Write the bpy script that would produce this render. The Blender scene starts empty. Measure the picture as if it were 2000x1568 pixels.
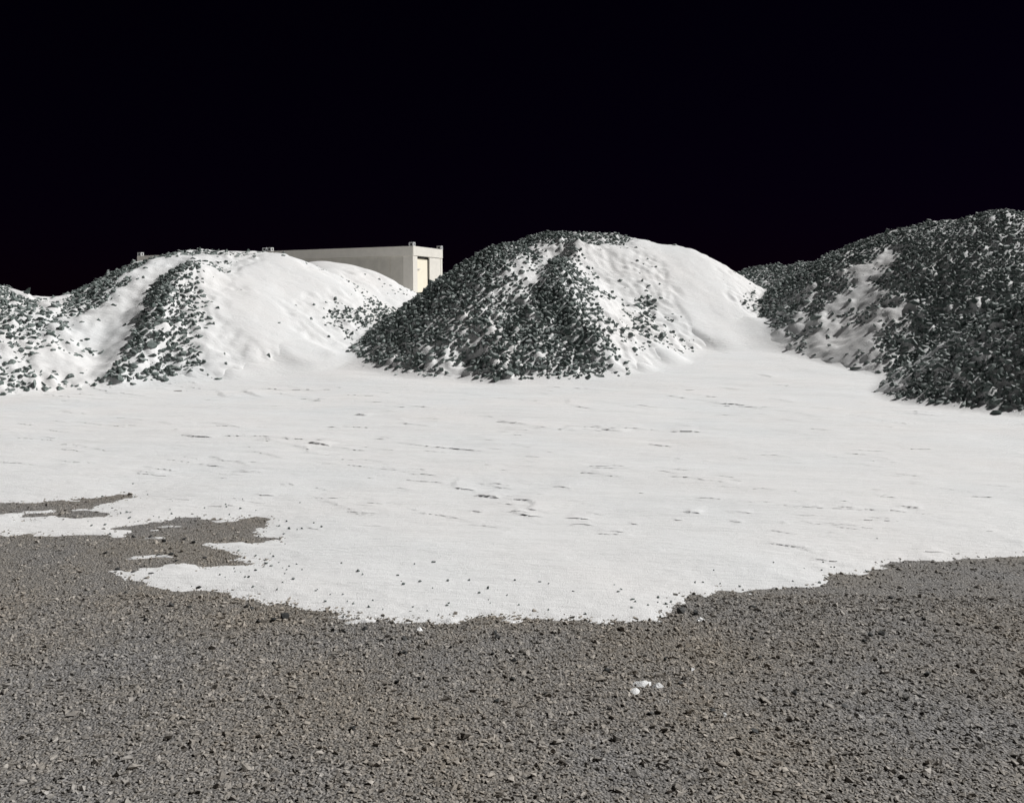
import bpy, bmesh, math
import numpy as np
from mathutils import Vector, Euler

# ------------------------------------------------------------------ camera, sky, sun, exposure
scene = bpy.context.scene
COL = scene.collection
F, CX, HY, EYE = 1787.0, 1000.0, 590.0, 1.6        # focal length, centre and horizon in photo pixels; eye height in metres
cam_d = bpy.data.cameras.new('camera'); cam = bpy.data.objects.new('camera', cam_d); COL.objects.link(cam)
cam.location = (0, 0, EYE); cam.rotation_euler = (math.radians(90), 0, 0)
cam_d.sensor_width = 36; cam_d.lens = 36 * F / 2000; cam_d.shift_y = -(784 - HY) / 2000
cam_d.clip_start = 0.05; cam_d.clip_end = 3000
scene.camera = cam

SUN_EL, SUN_AZ = math.radians(45), math.radians(71)   # azimuth clockwise from the viewing direction
SUN_DIR = Vector((math.sin(SUN_AZ) * math.cos(SUN_EL), math.cos(SUN_AZ) * math.cos(SUN_EL), math.sin(SUN_EL)))
world = bpy.data.worlds.new('World'); scene.world = world; world.use_nodes = True
wn = world.node_tree.nodes; wl = world.node_tree.links
bg = wn['Background']; sky = wn.new('ShaderNodeTexSky'); sky.sky_type = 'NISHITA'; sky.sun_disc = False
sky.sun_elevation = SUN_EL; sky.sun_rotation = SUN_AZ; sky.air_density = 1.0; sky.dust_density = 0.2; sky.ozone_density = 3.0
tint = wn.new('ShaderNodeVectorMath'); tint.operation = 'MULTIPLY'; tint.inputs[1].default_value = (.7, .11, .9)
wl.new(sky.outputs[0], tint.inputs[0]); wl.new(tint.outputs[0], bg.inputs['Color']); bg.inputs['Strength'].default_value = 0.00045   # the photograph's sky is all but black

sun_d = bpy.data.lights.new('sun', 'SUN'); sun_d.energy = 4.2; sun_d.angle = math.radians(0.7); sun_d.color = (1.0, 0.985, 0.965)
sun = bpy.data.objects.new('sun', sun_d); COL.objects.link(sun); sun.rotation_euler = SUN_DIR.to_track_quat('Z', 'Y').to_euler()
sun.location = (20, 10, 20)
vs = scene.view_settings; vs.view_transform = 'Standard'; vs.look = 'None'; vs.exposure = 0.0; vs.gamma = 1.0; vs.use_curve_mapping = False
scene.cycles.max_bounces = 10; scene.cycles.diffuse_bounces = 8

# ------------------------------------------------------------------ numeric helpers
rng = np.random.default_rng(7)
def sstep(a, b, x):
    t = np.clip((x - a) / (b - a), 0, 1); return t * t * (3 - 2 * t)
def hash2(i, j, s):
    n = (i.astype(np.int64) * 374761393 + j.astype(np.int64) * 668265263 + s * 974634777) & 0x7fffffff
    n = ((n ^ (n >> 13)) * 1274126177) & 0x7fffffff
    n = ((n ^ (n >> 16)) * 668265263) & 0x7fffffff
    return ((n ^ (n >> 15)) & 0xffff) / 32767.5 - 1.0
def vnoise(x, y, s=0):
    i = np.floor(x); j = np.floor(y); u = x - i; v = y - j
    u = u * u * u * (u * (u * 6 - 15) + 10); v = v * v * v * (v * (v * 6 - 15) + 10)
    a = hash2(i, j, s); b = hash2(i + 1, j, s); c = hash2(i, j + 1, s); d = hash2(i + 1, j + 1, s)
    return (a * (1 - u) + b * u) * (1 - v) + (c * (1 - u) + d * u) * v
def fbm(x, y, s=0, o=4):
    r = 0; a = 1; t = 0
    for k in range(o):
        r = r + a * vnoise(x * 1.03 + 17.3 * k, y * 0.97 - 9.1 * k, s + k); t += a; a *= .5
        x, y = 1.6 * x - 1.2 * y, 1.2 * x + 1.6 * y
    return r / t
def ground_h(x, y):
    t = np.clip((y - 15) / 9, 0, 1)
    near = np.exp(-np.maximum(y - 2, 0) / 9)
    return .8 * t * t * (3 - 2 * t) + near * (.020 * fbm(x * .55, y * .55, 3, 2) + .005 * fbm(x * 3, y * 3, 5, 3))

def on_ground(px, py):
    Z = F * EYE / (py - HY)
    for _ in range(6):
        Z = F * (EYE - float(ground_h(np.array([(px - CX) / F * Z]), np.array([Z]))[0])) / (py - HY)
    return ((px - CX) / F * Z, Z)

# ------------------------------------------------------------------ mesh helpers
def link(name, me, mat=None, parent=None):
    o = bpy.data.objects.new(name, me); COL.objects.link(o)
    if mat is not None and me is not None and not me.materials: me.materials.append(mat)
    if parent is not None: o.parent = parent
    return o
def mesh_np(name, V, Fc, smooth=True):
    """V (n,3), Fc (m,k) with k = 3 or 4"""
    me = bpy.data.meshes.new(name); k = Fc.shape[1]
    me.vertices.add(len(V)); me.vertices.foreach_set('co', np.ascontiguousarray(V, dtype=np.float32).ravel())
    me.loops.add(Fc.size); me.loops.foreach_set('vertex_index', np.ascontiguousarray(Fc, dtype=np.int32).ravel())
    me.polygons.add(len(Fc)); me.polygons.foreach_set('loop_start', np.arange(0, Fc.size, k, dtype=np.int32))
    me.polygons.foreach_set('loop_total', np.full(len(Fc), k, dtype=np.int32))
    me.polygons.foreach_set('use_smooth', np.full(len(Fc), smooth))
    me.update(calc_edges=True); return me
def grid_mesh(name, X, Y, Z, keep=None, smooth=True):
    ny, nx = X.shape
    idx = np.arange(ny * nx).reshape(ny, nx)
    q = np.stack([idx[:-1, :-1], idx[:-1, 1:], idx[1:, 1:], idx[1:, :-1]], -1).reshape(-1, 4)
    if keep is not None:
        k = (keep[:-1, :-1] | keep[:-1, 1:] | keep[1:, 1:] | keep[1:, :-1]).ravel(); q = q[k]
    used = np.zeros(ny * nx, bool); used[q.ravel()] = True
    remap = np.cumsum(used) - 1
    V = np.stack([X.ravel(), Y.ravel(), Z.ravel()], -1)[used]
    return mesh_np(name, V, remap[q], smooth)
def rock_variant(seed, n=12, flat=.75):
    r = np.random.default_rng(seed); bm = bmesh.new()
    p = r.normal(size=(n, 3)); p /= np.linalg.norm(p, axis=1)[:, None]
    p *= r.uniform(.8, 1.12, (n, 1)); p *= np.array([1.15, .92, flat]) * r.uniform(.85, 1.15, 3)
    for v in p: bm.verts.new(v)
    bmesh.ops.convex_hull(bm, input=bm.verts)
    for v in [v for v in bm.verts if not v.link_faces]: bm.verts.remove(v)
    bm.normal_update(); bm.verts.index_update()
    V = np.array([v.co[:] for v in bm.verts]); T = np.array([[v.index for v in f.verts] for f in bm.faces]); bm.free()
    return V, T
def rot_mats(e):
    cx, cy, cz = np.cos(e).T; sx, sy, sz = np.sin(e).T
    R = np.empty((len(e), 3, 3))
    R[:, 0, 0] = cy * cz; R[:, 0, 1] = sx * sy * cz - cx * sz; R[:, 0, 2] = cx * sy * cz + sx * sz
    R[:, 1, 0] = cy * sz; R[:, 1, 1] = sx * sy * sz + cx * cz; R[:, 1, 2] = cx * sy * sz - sx * cz
    R[:, 2, 0] = -sy; R[:, 2, 1] = sx * cy; R[:, 2, 2] = cx * cy
    return R
def joined_rocks(name, variants, P, E, S, which):
    """one mesh of many stones: P positions, E euler angles, S sizes (n,3)"""
    Vs, Ts, off = [], [], 0
    R = rot_mats(E)
    for k, (V, T) in enumerate(variants):
        m = np.nonzero(which == k)[0]
        if not len(m): continue
        W = np.einsum('nij,nvj->nvi', R[m], V[None] * S[m][:, None, :]) + P[m][:, None, :]
        t = T[None] + (np.arange(len(m)) * len(V))[:, None, None] + off
        Vs.append(W.reshape(-1, 3)); Ts.append(t.reshape(-1, 3)); off += len(m) * len(V)
    return mesh_np(name, np.concatenate(Vs), np.concatenate(Ts), False)
def tag(o, label=None, cat=None, group=None, kind=None):
    for k, v in (('label', label), ('category', cat), ('group', group), ('kind', kind)):
        if v: o[k] = v
    return o
def empty(name, loc):
    o = bpy.data.objects.new(name, None); COL.objects.link(o); o.location = loc; return o
def box_bm(bm, x0, x1, y0, y1, z0, z1, bevel=0):
    r = bmesh.ops.create_cube(bm, size=1)
    for v in r['verts']: v.co = ((x0 + x1) / 2 + v.co.x * (x1 - x0), (y0 + y1) / 2 + v.co.y * (y1 - y0), (z0 + z1) / 2 + v.co.z * (z1 - z0))
    if bevel:
        ed = list({e for v in r['verts'] for e in v.link_edges})
        bmesh.ops.bevel(bm, geom=ed, offset=bevel, segments=2, affect='EDGES', profile=.5)
def box(name, parent, mat, *a, bevel=.006):
    bm = bmesh.new()
    for q in (a if isinstance(a[0], tuple) else [a]): box_bm(bm, *q, bevel=bevel)
    me = bpy.data.meshes.new(name); bm.to_mesh(me); bm.free()
    return link(name, me, mat, parent)

# ------------------------------------------------------------------ materials
def new_mat(name):
    m = bpy.data.materials.new(name); m.use_nodes = True
    nt = m.node_tree; b = nt.nodes['Principled BSDF']; return m, nt, b
def nd(nt, t, **kw):
    n = nt.nodes.new(t)
    for k, v in kw.items():
        if k in n.inputs: n.inputs[k].default_value = v
        else: setattr(n, k, v)
    return n
def ramp(nt, src, stops):
    r = nt.nodes.new('ShaderNodeValToRGB'); nt.links.new(src, r.inputs[0])
    while len(r.color_ramp.elements) < len(stops): r.color_ramp.elements.new(.5)
    for e, (p, c) in zip(r.color_ramp.elements, stops): e.position = p; e.color = (*c, 1) if len(c) == 3 else c
    return r
def mixc(nt, f, a, b, bt='MIX'):
    n = nt.nodes.new('ShaderNodeMix'); n.data_type = 'RGBA'; n.blend_type = bt
    for i, v in ((0, f), (6, a), (7, b)):
        if hasattr(v, 'links') or hasattr(v, 'is_output'): nt.links.new(v, n.inputs[i])
        else: n.inputs[i].default_value = v if i == 0 else (*v, 1)
    return n.outputs[2]

def snow_material():
    m, nt, b = new_mat('snow'); L = nt.links
    geo = nd(nt, 'ShaderNodeNewGeometry')
    n1 = nd(nt, 'ShaderNodeTexNoise', Scale=.55, Detail=3.0); L.new(geo.outputs['Position'], n1.inputs['Vector'])
    n2 = nd(nt, 'ShaderNodeTexNoise', Scale=75.0, Detail=3.0, Roughness=.7); L.new(geo.outputs['Position'], n2.inputs['Vector'])
    r1 = ramp(nt, n1.outputs['Fac'], [(.3, (.85, .865, .875)), (.7, (.885, .875, .87))])
    r2 = ramp(nt, n2.outputs['Fac'], [(.3, (.9, .9, .9)), (.65, (1, 1, 1))])
    L.new(mixc(nt, 1.0, r1.outputs[0], r2.outputs[0], 'MULTIPLY'), b.inputs['Base Color'])
    b.inputs['Roughness'].default_value = .62; b.inputs['Specular IOR Level'].default_value = .25
    # grain: wind-packed crystals, finer and coarser
    mp = nd(nt, 'ShaderNodeMapping'); mp.inputs['Scale'].default_value = (.55, 1.6, 1.0); mp.inputs['Rotation'].default_value = (0, 0, math.radians(14)); L.new(geo.outputs['Position'], mp.inputs['Vector'])
    n3 = nd(nt, 'ShaderNodeTexNoise', Scale=16.0, Detail=5.0, Roughness=.62); L.new(mp.outputs[0], n3.inputs['Vector'])
    n4 = nd(nt, 'ShaderNodeTexNoise', Scale=160.0, Detail=2.0); L.new(geo.outputs['Position'], n4.inputs['Vector'])
    b1 = nd(nt, 'ShaderNodeBump', Strength=.5, Distance=.025); L.new(n3.outputs['Fac'], b1.inputs['Height'])
    b2 = nd(nt, 'ShaderNodeBump', Strength=.9, Distance=.005); L.new(n4.outputs['Fac'], b2.inputs['Height']); L.new(b1.outputs[0], b2.inputs['Normal'])
    L.new(b2.outputs[0], b.inputs['Normal'])
    # sparse ice crystals that glint in the sun
    vo = nd(nt, 'ShaderNodeTexVoronoi', Scale=650.0); L.new(geo.outputs['Position'], vo.inputs['Vector'])
    sep = nd(nt, 'ShaderNodeSeparateColor'); L.new(vo.outputs['Color'], sep.inputs[0])
    gt = nd(nt, 'ShaderNodeMath', operation='GREATER_THAN'); gt.inputs[1].default_value = .95; L.new(sep.outputs[0], gt.inputs[0])
    vm = nd(nt, 'ShaderNodeVectorMath', operation='MULTIPLY_ADD'); vm.inputs[1].default_value = (2, 2, 2); vm.inputs[2].default_value = (-1, -1, -.2)
    L.new(vo.outputs['Color'], vm.inputs[0])
    nrm = nd(nt, 'ShaderNodeVectorMath', operation='NORMALIZE'); L.new(vm.outputs[0], nrm.inputs[0])
    gl = nd(nt, 'ShaderNodeBsdfGlossy', Roughness=.22); L.new(nrm.outputs[0], gl.inputs['Normal']); gl.inputs['Color'].default_value = (.5, .5, .5, 1)
    ml = nd(nt, 'ShaderNodeMath', operation='MULTIPLY'); L.new(gt.outputs[0], ml.inputs[0]); ml.inputs[1].default_value = .13
    mx = nd(nt, 'ShaderNodeMixShader'); L.new(ml.outputs[0], mx.inputs[0]); L.new(b.outputs[0], mx.inputs[1]); L.new(gl.outputs[0], mx.inputs[2])
    L.new(mx.outputs[0], nt.nodes['Material Output'].inputs['Surface'])
    return m
def stone_material(name, c0, c1, c2, patchy=False, dust=.35):
    m, nt, b = new_mat(name); L = nt.links
    geo = nd(nt, 'ShaderNodeNewGeometry'); oi = nd(nt, 'ShaderNodeObjectInfo')
    ad = nd(nt, 'ShaderNodeMath', operation='ADD'); L.new(geo.outputs['Random Per Island'], ad.inputs[0]); L.new(oi.outputs['Random'], ad.inputs[1])
    fr = nd(nt, 'ShaderNodeMath', operation='FRACT'); L.new(ad.outputs[0], fr.inputs[0])
    r = ramp(nt, fr.outputs[0], [(0, c0), (.55, c1), (1, c2)])
    n = nd(nt, 'ShaderNodeTexNoise', Scale=22.0, Detail=5.0, Roughness=.65); L.new(geo.outputs['Position'], n.inputs['Vector'])
    r2 = ramp(nt, n.outputs['Fac'], [(.3, (.62, .62, .62)), (.7, (1.25, 1.25, 1.25))])
    col = mixc(nt, 1.0, r.outputs[0], r2.outputs[0], 'MULTIPLY')
    if patchy:   # sandier and bluer patches of the yard
        n5 = nd(nt, 'ShaderNodeTexNoise', Scale=.9, Detail=4.0); L.new(geo.outputs['Position'], n5.inputs['Vector'])
        r5 = ramp(nt, n5.outputs['Fac'], [(.35, (1.06, 1.0, .92)), (.65, (.97, .99, 1.02))]); col = mixc(nt, 1.0, col, r5.outputs[0], 'MULTIPLY')
    if dust:   # frost dusting caught in the roughness of upward faces
        sx = nd(nt, 'ShaderNodeSeparateXYZ'); L.new(geo.outputs['Normal'], sx.inputs[0])
        n2 = nd(nt, 'ShaderNodeTexNoise', Scale=38.0, Detail=4.0, Roughness=.75); L.new(geo.outputs['Position'], n2.inputs['Vector'])
        a = nd(nt, 'ShaderNodeMath', operation='MULTIPLY_ADD'); L.new(sx.outputs['Z'], a.inputs[0]); a.inputs[1].default_value = .55; L.new(n2.outputs['Fac'], a.inputs[2])
        rr = ramp(nt, a.outputs[0], [(.88, (0, 0, 0)), (1.12, (dust, dust, dust))])
        col = mixc(nt, rr.outputs[0], col, (.78, .79, .8))
    L.new(col, b.inputs['Base Color'])
    b.inputs['Roughness'].default_value = .72; b.inputs['Specular IOR Level'].default_value = .4
    bp = nd(nt, 'ShaderNodeBump', Strength=.5, Distance=.012); L.new(n.outputs['Fac'], bp.inputs['Height']); L.new(bp.outputs[0], b.inputs['Normal'])
    return m
def ground_material():
    m, nt, b = new_mat('gravel_ground'); L = nt.links
    geo = nd(nt, 'ShaderNodeNewGeometry')
    n1 = nd(nt, 'ShaderNodeTexNoise', Scale=.9, Detail=4.0); L.new(geo.outputs['Position'], n1.inputs['Vector'])
    n2 = nd(nt, 'ShaderNodeTexNoise', Scale=90.0, Detail=4.0, Roughness=.7); L.new(geo.outputs['Position'], n2.inputs['Vector'])
    vo = nd(nt, 'ShaderNodeTexVoronoi', Scale=85.0); L.new(geo.outputs['Position'], vo.inputs['Vector'])
    sp = nd(nt, 'ShaderNodeSeparateColor'); L.new(vo.outputs['Color'], sp.inputs[0])
    r1 = ramp(nt, n1.outputs['Fac'], [(.35, (.27, .245, .212)), (.65, (.245, .238, .234))])
    r2 = ramp(nt, n2.outputs['Fac'], [(.3, (.7, .7, .7)), (.7, (1.2, 1.2, 1.2))])
    r3 = ramp(nt, sp.outputs[0], [(0, (.6, .6, .6)), (1, (1.35, 1.35, 1.35))])
    c = mixc(nt, 1.0, r1.outputs[0], r2.outputs[0], 'MULTIPLY')
    L.new(mixc(nt, 1.0, c, r3.outputs[0], 'MULTIPLY'), b.inputs['Base Color'])
    b.inputs['Roughness'].default_value = .9
    inv = nd(nt, 'ShaderNodeMath', operation='SUBTRACT'); inv.inputs[0].default_value = 1.0; L.new(vo.outputs['Distance'], inv.inputs[1])
    bv = nd(nt, 'ShaderNodeBump', Strength=1.0, Distance=.012); L.new(inv.outputs[0], bv.inputs['Height'])
    bp = nd(nt, 'ShaderNodeBump', Strength=.7, Distance=.006); L.new(n2.outputs['Fac'], bp.inputs['Height']); L.new(bv.outputs[0], bp.inputs['Normal']); L.new(bp.outputs[0], b.inputs['Normal'])
    return m
def paint_material(name, col, rust=.0, speck=.06):
    m, nt, b = new_mat(name); L = nt.links
    tc = nd(nt, 'ShaderNodeTexCoord')
    n = nd(nt, 'ShaderNodeTexNoise', Scale=3.0, Detail=8.0, Roughness=.7); L.new(tc.outputs['Object'], n.inputs['Vector'])
    r = ramp(nt, n.outputs['Fac'], [(.3, tuple(c * (1 - speck * 1.6) for c in col)), (.7, tuple(min(1, c * (1 + speck)) for c in col))])
    mp = nd(nt, 'ShaderNodeMapping'); mp.inputs['Scale'].default_value = (9, 9, .5); L.new(tc.outputs['Object'], mp.inputs['Vector'])
    n2 = nd(nt, 'ShaderNodeTexNoise', Scale=1.0, Detail=6.0, Roughness=.7); L.new(mp.outputs[0], n2.inputs['Vector'])
    r2 = ramp(nt, n2.outputs['Fac'], [(.62, (0, 0, 0)), (.78, (rust, rust, rust))])
    L.new(mixc(nt, r2.outputs[0], r.outputs[0], (.33, .25, .12)), b.inputs['Base Color'])
    b.inputs['Roughness'].default_value = .6
    bp = nd(nt, 'ShaderNodeBump', Strength=.15, Distance=.01); L.new(n.outputs['Fac'], bp.inputs['Height']); L.new(bp.outputs[0], b.inputs['Normal'])
    return m
SNOW = snow_material()
STONE = stone_material('dark_crushed_rock', (.088, .114, .106), (.142, .177, .166), (.222, .26, .247))
PEBBLE = stone_material('gravel_pebble', (.21, .198, .182), (.33, .305, .273), (.44, .415, .385), patchy=True, dust=0)
SHADE_STONE = stone_material('shade_blackened_stone', (.022, .024, .024), (.04, .042, .042), (.08, .08, .078), dust=0)  # dark stones, blackened further for the shade on their near sides
GROUND = ground_material()
PAINT = paint_material('weathered_grey_beige_paint', (.76, .73, .67), .4, .05)
PANEL = paint_material('dull_side_panel_paint', (.60, .575, .52), .6, .10)
PAINT_END = PAINT
CREAM = paint_material('cream_door_paint', (.90, .83, .68), .25, .03)
STEEL = paint_material('galvanised_casting', (.62, .63, .64), .2, .1)
RECESS_SHADE = paint_material('painted_recess_shade', (.02, .018, .016), 0, .1)  # near-black colour standing for shade inside recesses and holes

ROCKS = [rock_variant(100 + k, 11 + k % 4, .62 + .05 * (k % 5)) for k in range(16)]
ROCK_ME = []
for k, (V, T) in enumerate(ROCKS):
    me = mesh_np('stone_mesh', V, T, False); me.materials.append(STONE); ROCK_ME.append(me)

# ------------------------------------------------------------------ heaps: plan and profile
# every peak: photo column and row it was surveyed at, distance, side slope, rounding
PEAKS = {
 'L': [(-108.1, 532.1, 18.31, .63, 1.12), (333.2, 508.7, 20.85, .75, 1.2), (388, 489.4, 22.59, .69, 1.48), (540, 499.4, 23.37, .70, 1.36)],
 'M': [(997, 471.2, 21.28, .75, .6), (1077.7, 452.3, 24.9, .75, 1.35), (1191.1, 457.8, 25.4, .75, 1.4), (1321.9, 488.6, 25.41, .75, .95)],
 'R': [(2212.2, 472.1, 14.83, .75, .6), (1956.6, 408.7, 21.3, .75, .67), (1819, 434.1, 23.0, .75, 1.32), (1700.1, 479.7, 23.79, .75, 1.3)],
 'B': [(635.9, 512.4, 27.41, .60, 1.59), (685.1, 528, 27.39, .56, .5)],
 'C': [(1501, 515.1, 28.01, .68, 1.31), (1585.8, 512.1, 26.73, .75, 1.05)],
}
PK = {n: [((px - CX) / F * Z, Z, EYE + (HY - py) / F * Z, s, r) for px, py, Z, s, r in v] for n, v in PEAKS.items()}
# ribs (+) and gullies (-) that run down the flanks: photo polyline, height, half width
RIBS = {
 'L': [([(375, 530), (345, 548), (320, 590), (300, 645), (270, 700), (235, 745)], .22, .30), ([(335, 512), (270, 560), (225, 620), (190, 690)], -.16, .38), ([(450, 520), (440, 600), (450, 680)], -.06, .4)],
 'M': [([(1125, 488), (1090, 532), (1100, 580), (1130, 640), (1170, 685)], .22, .32), ([(1095, 498), (1040, 548), (990, 600), (930, 680)], -.16, .35), ([(1200, 520), (1215, 600), (1230, 690)], -.07, .4), ([(960, 640), (960, 700), (990, 745)], .12, .3), ([(900, 690), (885, 735)], -.14, .3)],
 'R': [([(1745, 488), (1705, 535), (1670, 590), (1640, 650)], -.13, .42), ([(1800, 470), (1770, 560), (1720, 650), (1710, 720)], .07, .4), ([(1620, 520), (1560, 600), (1520, 650)], .08, .4)],
 'B': [], 'C': []}
RIBW = {n: [] for n in PK}
def heap_h(n, x, y):
    k = .3 if n in 'LMR' else .12
    hs = np.array([H - s * (np.sqrt((x - X) ** 2 + (y - Y) ** 2 + r * r) - r) for X, Y, H, s, r in PK[n]])
    m = hs.max(0); h = m + k * np.log(np.exp(np.maximum((hs - m) / k, -60)).sum(0))
    for pts, a, w in RIBW[n]:
        d = seg_dist(x, y, pts); h = h + a * np.exp(-(d / w) ** 2)
    si = sum(map(ord, n))
    return h - .055 + .05 * fbm(x * .8, y * .8, si, 2) + .012 * fbm(x * 2.6, y * 2.6, si + 9, 2)
def seg_dist(x, y, pts):
    best = np.full(np.shape(x), 1e9)
    for (x0, y0), (x1, y1) in zip(pts[:-1], pts[1:]):
        dx, dy = x1 - x0, y1 - y0; L2 = dx * dx + dy * dy + 1e-12
        t = np.clip(((x - x0) * dx + (y - y0) * dy) / L2, 0, 1)
        best = np.minimum(best, np.hypot(x - x0 - t * dx, y - y0 - t * dy))
    return best
YS = np.arange(10, 36, .025)
def on_heap(n, px, py):
    z = EYE + (HY - py) / F * YS; x = (px - CX) / F * YS
    hit = np.nonzero(heap_h(n, x, YS) >= z)[0]
    if len(hit): i = hit[0]
    else: i = int(np.argmax(heap_h(n, x, YS) - z))
    return x[i], YS[i]
for n in PK:
    W = [([on_heap(n, *p) for p in pts], a, w) for pts, a, w in RIBS[n]]
    RIBW[n] = W

# how much snow lies on the flank: 0 bare rubble ... 1 smooth drift (surveyed points)
COVER = {
 'M': [(750,640,.2),(800,600,.12),(850,560,.1),(900,530,.1),(950,500,.1),(1000,480,.12),(1060,460,.12),(1120,458,.18),(1160,462,.2),(700,665,.4),(740,700,.38),(730,725,.45),(800,700,.36),(800,735,.45),(870,735,.42),
  (850,690,.3),(850,640,.2),(900,600,.18),(960,560,.25),(950,610,.2),(1090,500,.6),(1060,520,.62),(1040,545,.64),(1010,570,.5),(990,592,.44),(1110,490,.5),(960,625,.4),(900,650,.28),(800,650,.25),
  (1100,515,.12),(1078,545,.05),(1090,580,.03),(1110,620,.03),(1120,650,.03),(1150,670,.05),(1050,650,.12),(1000,650,.2),(960,700,.14),(1010,735,.22),(1100,735,.36),(1060,700,.3),(1100,690,.18),(900,710,.42),(888,728,.8),(1000,610,.3),(1020,690,.3),
  (1150,540,.58),(1150,580,.54),(1160,612,.48),(1180,520,.66),(1200,640,.46),(1180,600,.62),(1220,560,.85),(1210,500,.82),(1200,540,.82),(1260,520,.60),(1250,560,.60),(1270,590,.52),(1290,610,.56),(1280,640,.5),(1300,655,.52),(1320,672,.56),
  (1210,660,.36),(1170,680,.12),(1200,690,.25),(1230,680,.66),(1200,715,.62),(1150,735,.42),(1340,600,.9),(1330,550,.95),(1380,600,1),(1400,560,1),(1300,500,.95),(1260,480,.82),(1200,465,.4),(1350,520,1),(1420,620,1),(1380,650,.95),(1430,560,.92),(1462,578,.5),(1470,592,.45),(1448,585,.6),(1300,700,.85),(1250,720,.8)],
 'L': [(180,570,.28),(200,550,.28),(240,530,.28),(290,510,.32),(180,600,.36),(210,575,.38),(250,550,.36),(340,497,.3),(390,490,.25),(420,495,.35),(330,510,.75),(300,530,.82),(270,555,.88),(240,580,.88),(220,610,.88),(200,640,.75),(180,660,.62),(175,690,.55),(200,670,.72),(180,710,.6),(260,620,.82),(240,650,.82),(220,690,.82),(200,720,.8),
  (380,520,.3),(350,540,.12),(330,550,.06),(320,580,.03),(310,610,.08),(290,640,.15),(280,665,.2),(300,680,.15),(270,700,.25),(250,740,.25),(300,730,.28),(330,700,.22),(350,660,.32),(340,690,.28),(360,580,.48),(380,600,.53),(370,630,.45),(400,640,.6),(360,610,.42),(390,560,.6),(420,540,.8),(400,520,.58),(430,505,.68),(370,545,.48),
  (440,580,.9),(440,620,.86),(410,680,.62),(430,650,.72),(460,660,.78),(430,690,.68),(480,690,.76),(490,710,.76),(450,730,.76),(380,720,.52),(400,735,.6),(350,740,.52),(500,540,1),(550,520,1),(500,600,1),(560,580,1),(480,640,.95),(550,660,.9),(600,560,1),(650,560,1),(600,700,1),
  (600,620,.72),(640,620,.55),(660,600,.56),(700,590,.55),(720,590,.5),(740,600,.48),(690,620,.48),(710,615,.47),(650,640,.57),(680,645,.57),(670,622,.5),(665,635,.56),(620,600,.82),(680,570,.9),(720,580,.74),(750,600,.5),(640,662,.8),(100,600,.42),(60,650,.5),(0,620,.4)],
 'B': [(640,520,1),(660,520,1),(690,538,.7),(700,545,.66),(722,550,.62),(760,562,.64),(790,572,.58),(705,530,.85),(740,540,.95),(650,515,1),(770,590,.85),(640,540,1),(720,570,.9),(780,565,.6)],
 'R': [(1740,490,.74),(1720,503,.76),(1702,530,.70),(1690,550,.64),(1680,580,.58),(1765,478,.3),(1690,505,.2),(1745,530,.25),(1650,610,.52),(1660,640,.52),(1690,605,.5),(1720,590,.5),(1600,640,.42),(1560,670,.38),(1640,655,.6),(1700,650,.5),(1600,690,.48),(1480,640,.5),(1490,620,.42),(1460,650,.6),(1520,660,.5),(1550,600,.22),(1500,570,.15),(1550,550,.1),(1600,530,.1),(1650,500,.1),(1630,560,.32),(1700,470,.12),(1760,450,.1),(1800,460,.15),(1780,520,.15),(1810,560,.12),(1760,560,.32),(1750,640,.28),(1800,640,.12),(1790,700,.12),(1730,700,.32),(1740,740,.36),(1720,762,.45),(1800,760,.2),(1780,790,.42),(1820,800,.28),(1700,722,.62),(1610,575,.38),(1570,640,.32),(1650,690,.6),(1500,600,.18),(1540,630,.38),(1750,470,.2),(1900,600,.15),(1950,700,.25),(1900,800,.35),(1680,690,.55)],
 'C': [(1470,535,.1),(1500,530,.1),(1550,530,.08),(1480,552,.3),(1500,545,.36),(1530,560,.2)]}
def cover_field(n, x, y):
    num = np.zeros_like(x); den = np.zeros_like(x)
    for px, py, c in COVER[n]:
        if n in 'LM' and .42 <= c <= .6: c -= .05
        if n == 'R' and c < .62: c += .11
        if n in 'LM' and c < .3: c += .04
        qx, qy = on_heap(n, px, py)
        w = 1.0 / ((x - qx) ** 2 + (y - qy) ** 2 + .045) ** 1.6
        num += w * c; den += w
    return num / den
def shift_fill(R, X, Y, dx, dy, ds, res):
    """snow caught on the uphill side of each stone: look downhill and fill towards the stone tops"""
    ny, nx = R.shape; J, I = np.meshgrid(np.arange(nx), np.arange(ny)); out = R - .02
    for k in range(1, 9):
        jj = np.clip(np.round(J + dx * k * ds / res), 0, nx - 1).astype(int); ii = np.clip(np.round(I + dy * k * ds / res), 0, ny - 1).astype(int)
        out = np.maximum(out, R[ii, jj] + .30 * k * ds - .03)
    return out
def blur(A, n, it=2):
    for _ in range(it):
        for ax in (0, 1):
            P = np.pad(A, [(n, n) if a == ax else (0, 0) for a in (0, 1)], mode='edge')
            Cs = np.cumsum(np.insert(P, 0, 0, axis=ax), axis=ax)
            w = 2 * n + 1
            A = (Cs[w:] - Cs[:-w]) / w if ax == 0 else (Cs[:, w:] - Cs[:, :-w]) / w
    return A

# ------------------------------------------------------------------ the ground: one sheet out to the horizon
def warp_axis(a0, a1, step, far, grow=1.25):
    v = list(np.arange(a0, a1 + step / 2, step)); s = step
    hi = [v[-1]]
    while hi[-1] < far: s *= grow; hi.append(hi[-1] + s)
    s = step; lo = [v[0]]
    while lo[-1] > -far: s *= grow; lo.append(lo[-1] - s)
    return np.array(lo[:0:-1] + v + hi[1:])
gx, gy = np.meshgrid(warp_axis(-5, 5, .06, 900), warp_axis(1.5, 9, .06, 900))
ground = link('ground', grid_mesh('ground', gx, gy, ground_h(gx, gy)), GROUND); tag(ground, kind='structure', label='grey brown gravel ground in the foreground')

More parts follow.
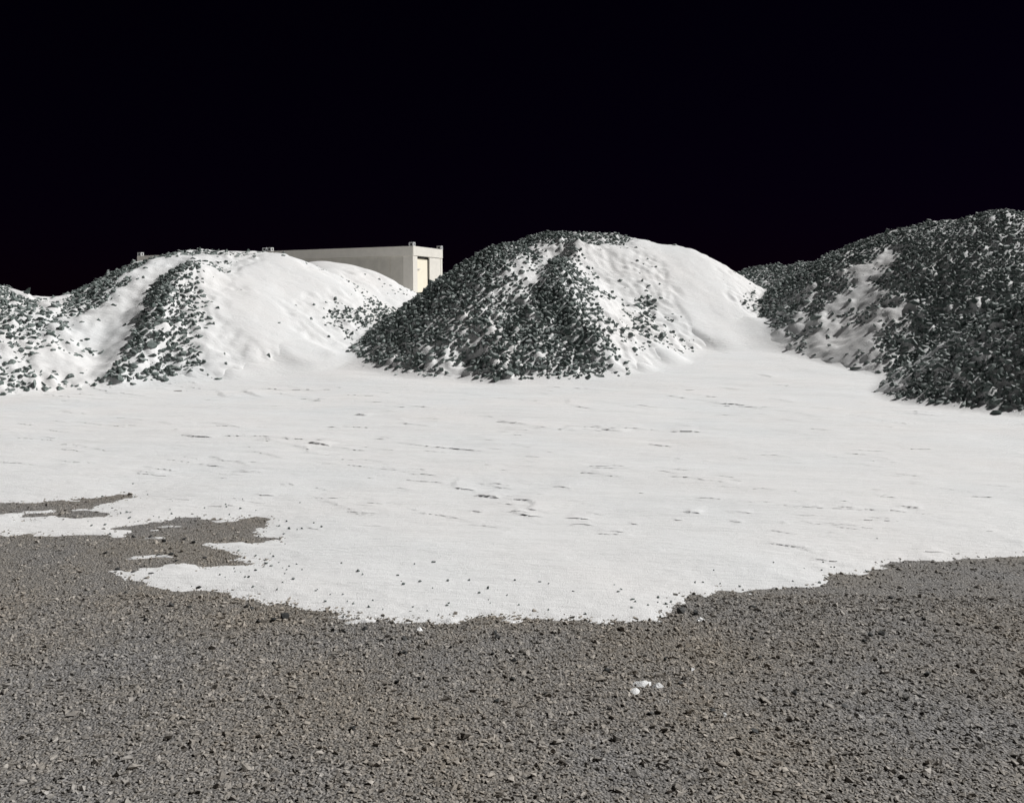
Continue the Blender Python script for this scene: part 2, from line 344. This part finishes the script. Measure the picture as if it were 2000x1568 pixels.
# gravel showing through the snow, outlined on the photograph and laid on the ground
GRAVEL = [
 [(-900,1052),(0,1046),(168,1045),(212,1047),(238,1048),(246,1039),(225,1032),(270,1022),(330,1016),(345,1012),(385,1010),(420,1017),(440,1017),(505,1010),(520,1013),(525,1020),(510,1030),(495,1040),(530,1050),(515,1057),(460,1058),(405,1059),(430,1071),(460,1082),(470,1090),(455,1093),(500,1097),(520,1101),(480,1103),(440,1104),(400,1105),(370,1099),(330,1103),(300,1110),(225,1115),(245,1127),(290,1140),(345,1150),(400,1154),(450,1163),(500,1178),(560,1184),(640,1196),(680,1208),(720,1215),(780,1212),(850,1212),(930,1207),(1000,1210),(1100,1210),(1200,1215),(1290,1213),(1310,1195),(1320,1180),(1350,1165),(1400,1155),(1480,1152),(1560,1150),(1610,1147),(1625,1125),(1660,1120),(1705,1118),(1740,1100),(1770,1095),(1833,1095),(2050,1085),(3200,1080),(3200,2400),(-900,2400)],
 [(-500,990),(0,985),(167,975),(200,972),(235,965),(262,968),(255,975),(215,982),(167,994),(0,1002),(-500,1004)],
 [(60,1003),(167,998),(210,1000),(200,1008),(167,1010),(60,1012)]]
GW = [[on_ground(*p) for p in poly] for poly in GRAVEL]
PATCH = [(1258,1338,.040,.016),(1245,1354,.030,.014),(1293,1342,.020,.010),(1306,1370,.008,.008),(1370,1211,.022,.012),(815,1233,.014,.008),(295,1089,.11,.012),(270,1092,.06,.009),(700,1213,.06,.012),(870,1212,.06,.012),(1355,1312,.012,.008),(1418,1398,.012,.006),(305,1052,.05,.008),(420,1020,.05,.010),(330,1030,.07,.010),(300,1036,.04,.008)]
PW = [(*on_ground(px, py), a, b) for px, py, a, b in PATCH]
def poly_sd(x, y, poly):
    d = seg_dist(x, y, poly + [poly[0]]); ins = np.zeros(np.shape(x), bool)
    for (x0, y0), (x1, y1) in zip(poly, poly[1:] + [poly[0]]):
        if y0 == y1: continue
        c = ((y0 > y) != (y1 > y)) & (x < (x1 - x0) * (y - y0) / (y1 - y0) + x0); ins ^= c
    return np.where(ins, -d, d)          # negative inside
def snow_depth(x, y):
    """depth of the snow field above the ground sheet: positive where snow lies"""
    wx = x + .05 * fbm(x * 3.1, y * 5, 41, 3); wy = y + .05 * fbm(x * 3.1, y * 5, 47, 3)
    near = y < 9.5
    sd = np.full(np.shape(x), 3.0)
    if near.any():
        s = np.min([poly_sd(wx[near], wy[near], p) for p in GW], axis=0); sd[near] = s
    d = np.clip(sd * .075, -.045, .0) + .045 * (1 - np.exp(-np.clip(sd, 0, 9) / .55))
    d = d + .006 * fbm(x * 9, y * 14, 51, 3) * np.exp(-np.clip(sd, 0, 5) / .3)
    for qx, qy, a, b in PW:
        r2 = ((wx - qx) / a) ** 2 + ((wy - qy) / (b * 1.9)) ** 2
        d = np.maximum(d, (.010 * (1.2 - r2) + .011 * fbm(x * 34, y * 50, 53, 3)) * (r2 < 3) - .045 * (r2 >= 3))
    return d

# wind-cut ledges in the snow: photo polylines and step height
LEDGES = [([(410,831),(445,836),(485,846)],.014),([(352,858),(418,864)],.018),([(435,860),(490,863)],.012),([(597,873),(642,878)],.024),([(645,880),(715,888)],.022),([(690,815),(718,818)],.022),([(778,832),(845,841)],.022),([(830,822),(862,826)],.014),([(955,830),(1032,839)],.017),([(470,887),(520,895),(562,906)],.014),([(565,878),(605,884)],.012),([(760,870),(850,881),(965,891)],.013),([(405,899),(495,919)],.010),
 ([(898,940),(884,955),(892,962),(930,965)],.014),([(925,975),(975,982)],.018),([(985,983),(1030,986),(1042,992),(1030,1003),(1065,1009)],.016),([(1016,1003),(1000,1010),(1010,1017),(1065,1021)],.020),([(1095,1021),(1156,1026)],.018),([(1170,845),(1222,849)],.026),([(1308,848),(1368,849)],.016),([(1110,780),(1105,792),(1125,801),(1170,806)],.018),([(1370,790),(1460,794)],.018),([(1460,798),(1545,809),(1612,826)],.018),([(1300,778),(1348,782)],.018),([(1470,748),(1512,752)],.022),([(1375,729),(1430,735)],.022),([(1335,1012),(1368,1015)],.014),([(1510,1000),(1605,1002)],.011),([(1620,1001),(1690,1006),(1772,1013)],.013),([(1745,1001),(1803,1004)],.014),([(1482,1072),(1560,1081),(1600,1091)],.010),([(1584,1097),(1595,1101),(1645,1103)],.016),([(1775,1076),(1810,1082),(1850,1083)],.012),([(418,762),(428,772),(442,780)],.030),([(480,762),(476,769),(512,781)],.028),([(610,978),(660,993),(722,1013)],.006),([(800,1005),(930,1032)],.005),([(275,917),(352,929)],.009),([(1090,845),(1102,847)],.02),([(990,896),(996,898),(1065,905)],.009),([(695,905),(760,915)],.006),([(450,856),(545,866),(640,868)],.008),([(1095,845),(1125,848)],.012),([(1640,1023),(1760,1030)],.006),([(1560,1030),(1720,1045)],.006)]
def ledge_field(x, y):
    out = np.zeros_like(x); ysh = np.zeros_like(x)
    L = [([on_ground(*p) for p in pts], h * .9) for pts, h in LEDGES]
    r = np.random.default_rng(5)
    for i in range(420):                                   # the many finer ones
        py = 755 + 300 * r.random() ** 1.3; px = r.uniform(-150, 2150)
        if py > 1010 and px < 560: continue
        ln = r.uniform(15, 70) * (1 + r.random() ** 4 * 2); sl = r.uniform(.03, .18)
        p = [(px, py), (px + ln * .5, py + ln * sl * .5 + r.uniform(-2, 2)), (px + ln, py + ln * sl)]
        L.append(([on_ground(*q) for q in p], r.uniform(.002, .0065) * (1 + .5 * (py < 850))))
    for pts, h in L:
        P = np.array(pts); x0, x1 = P[:, 0].min() - .8, P[:, 0].max() + .8; y0, y1 = P[:, 1].min() - .3, P[:, 1].max() + 1.4
        m = (x > x0) & (x < x1) & (y > y0) & (y < y1)
        if not m.any(): continue
        xx, yy = x[m], y[m]; xj = xx; yj = yy + .03 * vnoise(xx * 6, yy * 3, 61) + .012 * vnoise(xx * 22, yy * 9, 62)
        bd = np.full(xx.shape, 1e9); bs = np.zeros(xx.shape); bt = np.zeros(xx.shape); n = len(pts) - 1
        for k in range(n):
            (ax, ay), (bx, by) = pts[k], pts[k + 1]; dx, dy = bx - ax, by - ay; l = math.hypot(dx, dy) + 1e-9
            t = np.clip(((xj - ax) * dx + (yj - ay) * dy) / l / l, 0, 1)
            d = np.hypot(xj - ax - t * dx, yj - ay - t * dy); s = (dx * (yj - ay) - dy * (xj - ax)) / l
            c = d < bd; bd[c] = d[c]; bs[c] = s[c]; bt[c] = ((k + t) / n)[c]
        taper = np.clip(np.minimum(bt, 1 - bt) * 4, 0, 1) * np.clip(.75 + .6 * vnoise(xx * 3.3, yy * 1.5, 66), .15, 1)
        out[m] += np.where(bs > 0, h * taper * np.exp(-bd / (.10 + 9 * h)), 0)
        ds = rowstep[m]; inl = (taper > .05) & (bd < ds * 1.2)       # rows beside the cut move onto it: its face is upright under a slight lip
        v = ysh[m]; lip = np.clip(h - .011, 0, .008) * taper; v = np.where(inl & (bs > 0) & (bs < ds), -lip - bs, v); v = np.where(inl & (bs <= 0) & (bs > -.6 * ds), .004 - bs, v); ysh[m] = v
    return out, ysh

# snow field: from the gravel's edge, up into the valleys between the heaps and on to the horizon
rows = [2.6]
while rows[-1] < 600:
    z = rows[-1]; rows.append(z + (.014 if z < 5.2 else .02 if z < 9 else .026 if z < 15 else .04 if z < 23 else .12 if z < 30 else max(.12, (z - 30) * .2 + .12)))
rows = np.array(rows); NCOL = 440; cols = np.linspace(-.70, .70, NCOL); side = .70 + .004 * (1.22 ** np.arange(1, 30) - 1) / .22; cols = np.concatenate([-side[::-1], cols, side]); NS = len(side)
fx = cols[None, :] * rows[:, None]; fy = np.repeat(rows[:, None], len(cols), 1)
base = ground_h(fx, fy); dep = snow_depth(fx, fy)
flat = base + dep + np.clip(dep / .04, 0, 1) * (.022 * fbm(fx * .7, fy * 1.6, 71, 3) + .0065 * fbm(fx * 2.2 + fy * .4, fy * 7, 75, 3) + .10 * sstep(9, 16, fy) * fbm(fx * .22, fy * .3, 77, 2) * .5)
flat = np.where(dep > .025, np.maximum(flat, base + .014), flat)
rowstep = np.repeat(np.gradient(rows)[:, None], len(cols), 1)
led, ysh = ledge_field(fx, fy); flat = flat + led * np.clip(dep / .03, 0, 1)
VALLEY = [(560, 728, .5, 1.3), (640, 700, 1.0, 1.6), (670, 680, .9, 1.2), (1240, 738, .3, .8), (1330, 708, .6, 1.1), (1410, 676, .9, 1.2), (1500, 705, .3, 1.0), (1600, 725, .3, 1.2), (1680, 730, .4, .9)]
VW = [(*on_ground(px, py), a, w) for px, py, a, w in VALLEY]
kk = np.full_like(fx, .16)
for qx, qy, a, w in VW: kk += a * np.exp(-(((fx - qx) ** 2 + (fy - qy) ** 2) / w ** 2)) * 1.15
tops = {}; zone = (rows > 12.5) & (rows < 30)
for n in PK:                                            # with the depth of the snow that lies on each heap; deep snow drifts out from the foot
    T = heap_h(n, fx, fy); c = np.zeros_like(fx); c[zone] = cover_field(n, fx[zone], fy[zone]); near = np.exp(-np.maximum(np.abs(T - flat) - .3, 0) / .4)
    tops[n] = T + .082 * sstep(.68, .88, c); kk = np.maximum(kk, .16 + .55 * sstep(.6, .9, c) * near)
def smax(a, b, k):
    h = np.clip(.5 + .5 * (a - b) / k, 0, 1); return b + (a - b) * h + k * h * (1 - h)
acc = flat.copy(); hard = flat.copy()
for n in ('L', 'M', 'R', 'B', 'C'):
    acc = smax(acc, tops[n], kk); hard = np.maximum(hard, tops[n])
surf = np.where(hard > flat + 1e-6, acc - .014 * sstep(.02, .2, hard - flat), acc)
fill = acc - hard
keep = (dep > -.03) & ((hard - flat < .05) | (fill > .008))
sf_me = grid_mesh('snow_field', fx, fy + ysh, surf, keep); sf_me.set_sharp_from_angle(angle=math.radians(38))
snow_field = link('snow_field', sf_me, SNOW)
tag(snow_field, kind='structure', label='wind-packed snow field with low sastrugi ledges')
def snow_surf(x, y):            # nearest sample of the snow field
    i = np.clip(np.searchsorted(rows, y), 0, len(rows) - 1); j = np.clip(np.round((x / np.maximum(y, .1) + .70) / 1.40 * (NCOL - 1)), 0, NCOL - 1).astype(int) + NS
    return surf[i, j]

# ------------------------------------------------------------------ the heaps themselves
LABELS = {
 'L': 'snow-covered heap of dark crushed rock at left, its right flank smooth and white',
 'M': 'large central heap of dark crushed rock, half bare and half snowed over',
 'R': 'dark stony heap at the right edge with a narrow snow gully',
 'B': 'low white snow-covered heap right in front of the container end',
 'C': 'distant low dark heap of bare stones between the central and right heaps'}
BOX = {'L': (-15.6, -2.0, 14.0, 24.4, 28), 'M': (-5.2, 9.0, 15.8, 26.4, 31), 'R': (3.8, 15.6, 11.0, 24.6, 30), 'B': (-8, -1.5, 23.5, 28.5, 31), 'C': (4.5, 12.5, 24, 28.6, 33)}
RES = {'L': .035, 'M': .031, 'R': .036, 'B': .045, 'C': .05}
def build_heap(n, seed):
    r = np.random.default_rng(seed); x0, x1, y0, yf, y1 = BOX[n]; res = RES[n]
    xs = np.arange(x0, x1, res); ysf = np.arange(y0, yf, res); nf = len(ysf)
    s = res; yl = [ysf[-1]]
    while yl[-1] < y1: s *= 1.25; yl.append(yl[-1] + s)
    ys = np.concatenate([ysf, yl[1:]])
    X, Y = np.meshgrid(xs, ys); H = heap_h(n, X, Y); G = ground_h(X, Y); C = cover_field(n, X, Y)
    C = np.clip(C + (.17 if n == 'R' else .12) * fbm(X * 1.3, Y * 1.3, seed + 3, 3) * (1 - .6 * sstep(.8, .95, C)) + .12 * fbm(X * 3.6 + Y * 1.5, Y * 3.6 - X * 1.5, seed + 5, 2) * (1 - sstep(.78, .95, C)), -.05, 1.05)
    # stones on a jittered lattice over the near flank
    sp = .076; ux, uy = np.meshgrid(np.arange(x0 + .1, x1 - .1, sp), np.arange(y0 + .1, yf - .1, sp * .92))
    ux = (ux + (np.arange(ux.shape[0]) % 2)[:, None] * sp * .5).ravel(); uy = uy.ravel()
    ux = ux + r.uniform(-.045, .045, ux.size); uy = uy + r.uniform(-.045, .045, uy.size)
    hh = heap_h(n, ux, uy); ok = (hh > ground_h(ux, uy) - .05) & (np.abs(ux / uy) < .95)
    ux, uy, hh = ux[ok], uy[ok], hh[ok]
    def samp(A, x, y): return A[np.clip(np.searchsorted(ys, y), 0, len(ys) - 1), np.clip(np.round((x - x0) / res), 0, len(xs) - 1).astype(int)]
    cc = samp(C, ux, uy)
    rad = np.exp(r.normal(math.log(.0435), .30, ux.size)); rad = np.clip(rad, .022, .105)
    low = 1 - np.clip((hh - ground_h(ux, uy)) / 1.6, 0, 1); rad = rad * (1 + .20 * low); rad = np.where(cc > .52, np.minimum(rad, .075), rad)      # coarser stones roll to the foot
    if n in 'LB': rad = np.where(ux / uy > -.235, rad * .78, rad)
    lift = r.normal(.0, .42, ux.size) * rad
    lift = np.where(cc > .66, np.minimum(lift, rad * (.9 - 1.2 * (cc - .66))), lift)
    uz = hh + lift - .012 - .06 * sstep(.82, .92, cc)
    # raster of stone tops
    R = H - .02
    for a, b, c, q in zip(ux, uy, uz, rad):
        i = int((b - y0) / res); j = int((a - x0) / res); w = int(q * 1.1 / res) + 1
        i0, i1, j0, j1 = max(i - w, 0), min(i + w + 2, nf), max(j - w, 0), min(j + w + 2, len(xs))
        if i1 <= i0 or j1 <= j0: continue
        d2 = ((xs[j0:j1][None] - a) ** 2 + (ys[i0:i1][:, None] - b) ** 2) / (q * q * 1.1)
        R[i0:i1, j0:j1] = np.maximum(R[i0:i1, j0:j1], np.where(d2 < 1, c + q * .78 * np.sqrt(np.maximum(1 - d2, 0)), -9))
    gyv, gxv = np.gradient(blur(H, 6, 2), ys, xs); gl = np.hypot(gxv, gyv) + 1e-6
    Fl = shift_fill(R, X, Y, -gxv / gl, -gyv / gl, res, res); Fl = np.where(np.arange(len(ys))[:, None] < nf, Fl, H)
    rise = np.clip(blur(Fl, 1, 1) - H, -.04, .2); soft = blur(R, 2, 2) - H
    # deposit: snow level with the stone tops on their uphill side, their downhill faces bare; smooth drift where it is deep
    gap = np.interp(C, [0, .15, .3, .42, .55, .7, .85, 1.0], [.105, .066, .037, .021, .008, -.004, -.014, -.02])
    terr = H + np.clip(rise, -.03, .10) - gap
    lump = H + .040 + .8 * (blur(R, 1, 2) - H - .015)
    S = terr + (lump - terr) * sstep(.46, .64, C); S = S + (H + .080 - S) * sstep(.70, .87, C)
    wind = fbm(X * 3 + Y * 1.2, Y * 9 - X * 2, seed + 8, 3)
    S = S +   .009 * sstep(.3, .7, C) * (1 - .8 * sstep(.85, 1, C)) * wind + .003 * sstep(.75, 1, C) * fbm(X * 5, Y * 5, seed + 11, 2)
    S2 = blur(S, 1, 1); S = S + (S2 - S) * (.35 + .65 * sstep(.35, .7, C))
    core_h = H - .062 + .03 * fbm(X * 12, Y * 12, seed + 13, 2)
    keep = (S > core_h - .03) & (S > G - .15)
    cx, cy = PK[n][1][0], PK[n][1][1]
    root = empty('rubble_heap', (cx, cy, 0)); tag(root, LABELS[n], 'heap', 'rubble heaps in the yard')
    org = np.array([cx, cy, 0.0])
    def put(name, X_, Y_, Z_, k, mat):
        return link(name, grid_mesh(name, X_ - cx, Y_ - cy, Z_, k), mat, root)
    put('snow_cover', X, Y, S, keep, SNOW)
    st = 3
    put('rubble_core', X[::st, ::st], Y[::st, ::st], core_h[::st, ::st], (H > G - .3)[::st, ::st], STONE)
    top = uz + rad * .62; sn = samp(S, ux, uy); sf = np.where(uy < 30, snow_surf(ux, uy), -9)
    expo = top - np.maximum(sn, sf)
    keepr = expo > .0
    ux, uy, uz, rad, expo = ux[keepr], uy[keepr], uz[keepr], rad[keepr], expo[keepr]
    N = len(ux); eu = r.uniform(0, 6.283, (N, 3)); eu[:, :2] = r.normal(0, .5, (N, 2)); which = r.integers(0, 16, N)
    S3 = rad[:, None] * r.uniform(.82, 1.2, (N, 3)); P = np.stack([ux, uy, uz], -1) - org
    # the three hundred that show largest become pieces of their own
    gy2, gx2 = samp(gyv, ux, uy), samp(gxv, ux, uy)
    facing = np.clip((-gx2 * -ux - gy2 * -uy) / uy + (EYE - uz) / uy * 0 + .05, 0, 1)
    size = rad / uy * np.clip(expo / rad, 0, 1) ** .5 * (facing > .12) * (np.abs(ux / uy + 0) < .47)
    occ = np.ones(N, bool)
    for f in (.2, .4, .6, .8, .9, .95):
        for m in PK:
            if m == n: continue
            occ &= heap_h(m, ux * f, uy * f) < EYE + (uz - EYE) * f
    size = size * occ
    order = np.argsort(-size); big = order[:300]; big = big[size[big] > 0]; rest = np.setdiff1d(np.arange(N), big)
    for i in big:
        o = bpy.data.objects.new('stone', ROCK_ME[which[i]]); COL.objects.link(o); o.parent = root
        o.location = P[i]; o.rotation_euler = eu[i]; o.scale = S3[i]
    # fines between the stones
    if n in 'LMR':
        fa, fb = np.meshgrid(np.arange(x0 + .1, x1 - .1, .11), np.arange(y0 + .1, yf - .3, .10)); fa = fa.ravel() + r.uniform(-.04, .04, fa.size); fb = fb.ravel() + r.uniform(-.04, .04, fb.size)
        fh = heap_h(n, fa, fb); fr_ = np.clip(np.exp(r.normal(math.log(.019), .3, fa.size)), .012, .035); fz_ = fh + r.normal(.008, .012, fa.size)
        fk = (fz_ + fr_ * .6 > np.maximum(samp(S, fa, fb), snow_surf(fa, fb))) & (np.abs(fa / fb) < .7) & (fh > ground_h(fa, fb)) & (samp(C, fa, fb) < .5)
        fa, fb, fz_, fr_ = fa[fk], fb[fk], fz_[fk], fr_[fk]; m = len(fa); rest = np.concatenate([rest, N + np.arange(m)])
        P = np.concatenate([P, np.stack([fa, fb, fz_], -1) - org]); eu = np.concatenate([eu, r.uniform(0, 6.28, (m, 3))]); S3 = np.concatenate([S3, fr_[:, None] * r.uniform(.8, 1.25, (m, 3))]); which = np.concatenate([which, r.integers(0, 16, m)])
    me = joined_rocks('small_stones', ROCKS, P[rest], eu[rest], S3[rest], which[rest])
    tag(link('small_stones', me, STONE, root), kind='stuff')
    print('heap', n, 'stones', N, 'snow faces', int(keep.sum()))
for i, n in enumerate(('L', 'M', 'R', 'B', 'C')): build_heap(n, 11 + 7 * i)

# ------------------------------------------------------------------ gravel
PEB = [rock_variant(300 + k, 8, .62) for k in range(8)]
r = np.random.default_rng(21)
def scatter(n, z0, z1, wide):
    y = np.sqrt(r.uniform(z0 ** 2, z1 ** 2, n)); u = r.uniform(-1, 1, n); x = u * wide * y; x = x + np.sign(u) * np.where(np.abs(u) > .88, r.exponential(.9, n), 0); return x, y   # thinning out to the sides
xa, ya = scatter(76000, 2.5, 5.0, .68); xb, yb = scatter(44000, 5.0, 8.2, .68)
x = np.concatenate([xa, xb]); y = np.concatenate([ya, yb]); d = snow_depth(x, y); ok = d < .009
x, y, d = x[ok], y[ok], d[ok]; n = len(x)
rad = np.clip(np.exp(r.normal(math.log(.0076), .36, n)), .004, .024)
P = np.stack([x, y, ground_h(x, y) + rad * r.uniform(-.55, .28, n)], -1)
eu = r.uniform(0, 6.283, (n, 3)); eu[:, :2] = r.normal(0, .28, (n, 2))
S3 = rad[:, None] * r.uniform(.8, 1.3, (n, 3)); 
me = joined_rocks('pebbles', PEB, P, eu, S3, r.integers(0, 8, n)); tag(link('pebbles', me, PEBBLE, ground), kind='stuff')
print('pebbles', n)
# larger loose stones one can pick out on the gravel: photo position and width in pixels
LOOSE = [(388,1149,13),(205,1081,10),(215,1098,9),(230,1113,12),(295,1122,11),(260,1118,10),(335,1083,12),(308,1086,10),(345,1096,9),(400,1090,10),(292,1050,14),(262,1049,10),(320,1058,11),(357,1054,10),(378,1060,11),(335,1183,14),(300,1165,11),(285,1211,11),(290,1244,10),(370,1186,10),(245,1158,10),(555,1205,22),(535,1212,16),(480,1185,11),(490,1190,12),(505,1215,11),(430,1195,10),(650,1232,12),(672,1234,13),(712,1230,12),(790,1248,13),(745,1252,9),(788,1277,18),(880,1265,11),(972,1246,16),(968,1238,15),(790,1275,12),(962,1278,10),(1005,1290,12),(818,1327,11),(775,1333,13),(688,1425,18),(1000,1328,13),(1040,1328,10),(1064,1355,10),(1190,1385,10),(972,1370,15),(1185,1312,16),(1330,1196,24),(1360,1199,18),(1470,1187,14),(1480,1192,13),(1470,1220,11),(1525,1200,9),(1470,1248,13),(1485,1287,11),(1430,1315,9),(1260,1282,10),(1298,1290,13),(1700,1242,14),(1720,1238,16),(1688,1252,11),(1725,1305,13),(1810,1318,18),(1795,1360,12),(1740,1168,12),(1585,1174,9),(1550,1355,14),(1575,1350,11),(1650,1381,14),(1475,1430,18),(1522,1424,16),(1390,1390,16),(1270,1395,14),(1220,1388,9),(1330,1335,10),(1608,1356,10),(1805,1210,10)]
PEB_ME = []
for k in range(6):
    V, T = rock_variant(340 + k, 12, .7); me = mesh_np('loose_stone_mesh', V, T, False); me.materials.append(SHADE_STONE if k < 4 else PEBBLE); PEB_ME.append(me)
r = np.random.default_rng(33)
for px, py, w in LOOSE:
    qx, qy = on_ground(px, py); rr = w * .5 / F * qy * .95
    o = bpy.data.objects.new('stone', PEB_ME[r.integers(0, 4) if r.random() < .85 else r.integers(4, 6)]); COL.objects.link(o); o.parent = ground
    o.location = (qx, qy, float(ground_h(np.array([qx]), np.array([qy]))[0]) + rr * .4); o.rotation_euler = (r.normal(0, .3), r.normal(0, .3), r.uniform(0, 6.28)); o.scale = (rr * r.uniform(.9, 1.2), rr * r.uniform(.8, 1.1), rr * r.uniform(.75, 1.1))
# small stones lying in the snow next to the gravel edge
SPOTS = [(500,1000),(441,992),(443,995),(470,998),(545,1018),(565,1036),(580,1038),(590,1037),(628,1036),(560,1020),(545,1030),(505,1048),(555,1045),(466,1077),(500,1088),(528,1085),(520,1102),(530,1108),(565,1110),(552,1113),(560,1118),(500,1118),(470,1122),(430,1128),(440,1132),(556,1127),(573,1139),(552,1145),(486,1133),(495,1150),(617,1159),(484,1165),(635,1178),(545,1100),(580,1106),(590,1119),(700,1126),(708,1132),(777,1132),(784,1144),(787,1150),(810,1112),(846,1109),(820,1144),(845,1156),(875,1142),(916,1141),(936,1165),(953,1157),(990,1169),(1006,1141),(1054,1144),(1014,1186),(1208,1163),(1214,1158),(1234,1192),(1235,1176),(1200,1150),(1120,1163),(877,1184),(806,1190),(873,1187),(690,1183),(720,1190),(1286,1170),(1266,1186),(1240,1180),(1358,1143),(1373,1141),(1445,1147),(1407,1143),(1605,1116),(1630,1110),(1600,1139),(1693,1116),(1690,1115),(172,1021),(178,1030),(205,1027),(215,1044),(252,1015),(300,1010),(335,1006),(355,1012),(248,1003),(236,1005),(262,972),(200,970),(190,978),(645,1165),(670,1206),(1285,1180),(1300,1182),(1310,1178),(1290,1205)]
r = np.random.default_rng(44); pts = []
for px, py in SPOTS:
    pts.append((*on_ground(px, py), r.uniform(.5, 1.2)))
edge = []
tx, ty = scatter(9000, 3.6, 8.0, .5); td = snow_depth(tx, ty); m = (td > .006) & (td < .028) & (r.random(9000) < .10 * np.exp(-(td - .006) / .008))
pts += [(a, b, r.uniform(.4, .9)) for a, b in zip(tx[m], ty[m])]
pts = np.array(pts); n = len(pts); rad = np.clip(pts[:, 2] * .009 * (pts[:, 1] / 5) ** .5, .005, .02)
P = np.stack([pts[:, 0], pts[:, 1], snow_surf(pts[:, 0], pts[:, 1]) + rad * .25], -1)
eu = r.uniform(0, 6.283, (n, 3)); eu[:, :2] = r.normal(0, .4, (n, 2))
me = joined_rocks('small_stones', ROCKS, P, eu, rad[:, None] * r.uniform(.8, 1.3, (n, 3)), r.integers(0, 16, n)); tag(link('small_stones', me, STONE, snow_field), kind='stuff')

# ------------------------------------------------------------------ two steel site containers end to end
TH = math.atan(.3755); AX = Vector((-math.cos(TH), math.sin(TH), 0))      # long side runs away to the left
C0 = Vector(((808 - CX) / F * 32.0, 32.0, 0))
CL, CW, CHT = 6.06, 2.44, 2.62
def container(origin, label, near):
    root = empty('site_container', origin); root.rotation_euler = (0, math.radians(.62), math.pi - TH)
    tag(root, label, 'container', 'containers behind the heaps')
    # local x runs along the long side away from the near end, local y: 0 is the front long side, -CW the back
    T = CHT; fz = T - .33
    def bx(name, *a, mat=PAINT, p=None, bevel=.006): return box(name, p or root, mat, *a, bevel=bevel)
    bx('top_rail', (0, CL, -.10, .018, fz, T)); bx('top_rail', (0, CL, -CW, -CW + .10, fz, T))
    bx('top_rail', (-.012, .10, -CW + .002, -.002, fz + .003, T + .003)); bx('top_rail', (CL - .10, CL + .005, -CW + .002, -.002, fz + .003, T - .003))
    bx('roof', (.1, CL - .1, -CW + .1, -.1, T - .08, T - .04))
    bx('floor', (.02, CL - .02, -CW + .02, -.02, 0, .16))
    for xx in (0, CL - .20):
        for yy in (-.16, -CW + .002): bx('corner_post', (xx + .006, xx + .196, yy, yy + .158, 0, fz - .004))
    for k in range(5):
        a = .40 + k * (CL - .8) / 5; bx('side_panel', (a + .003, a + (CL - .8) / 5 - .003, -.075, -.034, .16, fz - .006), mat=PANEL, bevel=.003)
        bx('side_panel', (a + .003, a + (CL - .8) / 5 - .003, -CW + .02, -CW + .06, .16, fz - .006), mat=PANEL, bevel=.003)
    bx('side_panel', (.197, .395, -.07, -.012, .16, fz - .006), bevel=.003); bx('side_panel', (CL - .395, CL - .197, -.07, -.012, .16, fz - .006), bevel=.003)
    d0, d1 = -.36, -1.36                                       # the door opening in the near end
    bx('end_panel', (.012, .06, -CW + .17, d1, .16, fz - .004)); bx('end_panel', (.010, .06, d0, -.165, .16, fz - .004))
    bx('end_panel', (CL - .06, CL - .02, -CW + .17, -.17, .16, fz - .004))
    bx('door_reveal', (.125, .155, d1 - .02, d0 + .02, .16, fz), mat=RECESS_SHADE); bx('door_reveal', (.06, .155, d1 - .05, d1 - .003, .16, fz - .002), mat=RECESS_SHADE)  # reveal coloured near-black for the shade in the door recess
    door = bx('door', (.085, .122, d1 + .035, d0 - .004, .18, fz - .085), mat=CREAM)
    bx('handle', (.045, .084, d0 - .30, d0 - .05, fz - .47, fz - .445), (.060, .085, d0 - .09, d0 - .05, fz - .52, fz - .40), mat=STEEL, p=door, bevel=.004)
    for xx in (-.015, CL - .178):
        for yy in (.004 - .165, -CW - .004):
            x0, x1, y0, y1, z0, z1 = xx, xx + .178, yy, yy + .165, T + .004, T + .135
            t = .028                                          # a hollow casting: frame bars round a block coloured dark for the shade inside
            bars = [(x0, x1, y0, y1, z1 - t, z1), (x0, x1, y0, y1, z0, z0 + t * .8), (x0, x0 + t * 1.6, y0, y0 + t * 1.6, z0 + t * .8, z1 - t), (x1 - t * 1.6, x1, y0, y0 + t * 1.6, z0 + t * .8, z1 - t), (x0, x0 + t * 1.6, y1 - t * 1.6, y1, z0 + t * .8, z1 - t), (x1 - t * 1.6, x1, y1 - t * 1.6, y1, z0 + t * .8, z1 - t)]
            ca = bx('corner_casting', *bars, mat=STEEL, bevel=.003)
            bx('hollow_shade_block', (x0 + .03, x1 - .03, y0 + .03, y1 - .03, z0 + t * .8, z1 - t), mat=RECESS_SHADE, p=ca, bevel=0)  # solid block in the shade colour fills the hollow
    bx('rivet', (.03, .06, -1.62, -1.59, T + .003, T + .03), mat=STEEL, bevel=.004) if near else None
    return root
ZB = EYE + (HY - 480.5) / F * 32.0 - CHT
container(Vector((C0.x, C0.y, ZB)), 'grey beige steel container with a cream door in its right end', True)
c1 = C0 + AX * (CL + .05)
container(Vector((c1.x, c1.y, ZB - .068)), 'far container seen as a strip behind the left heap top', False)
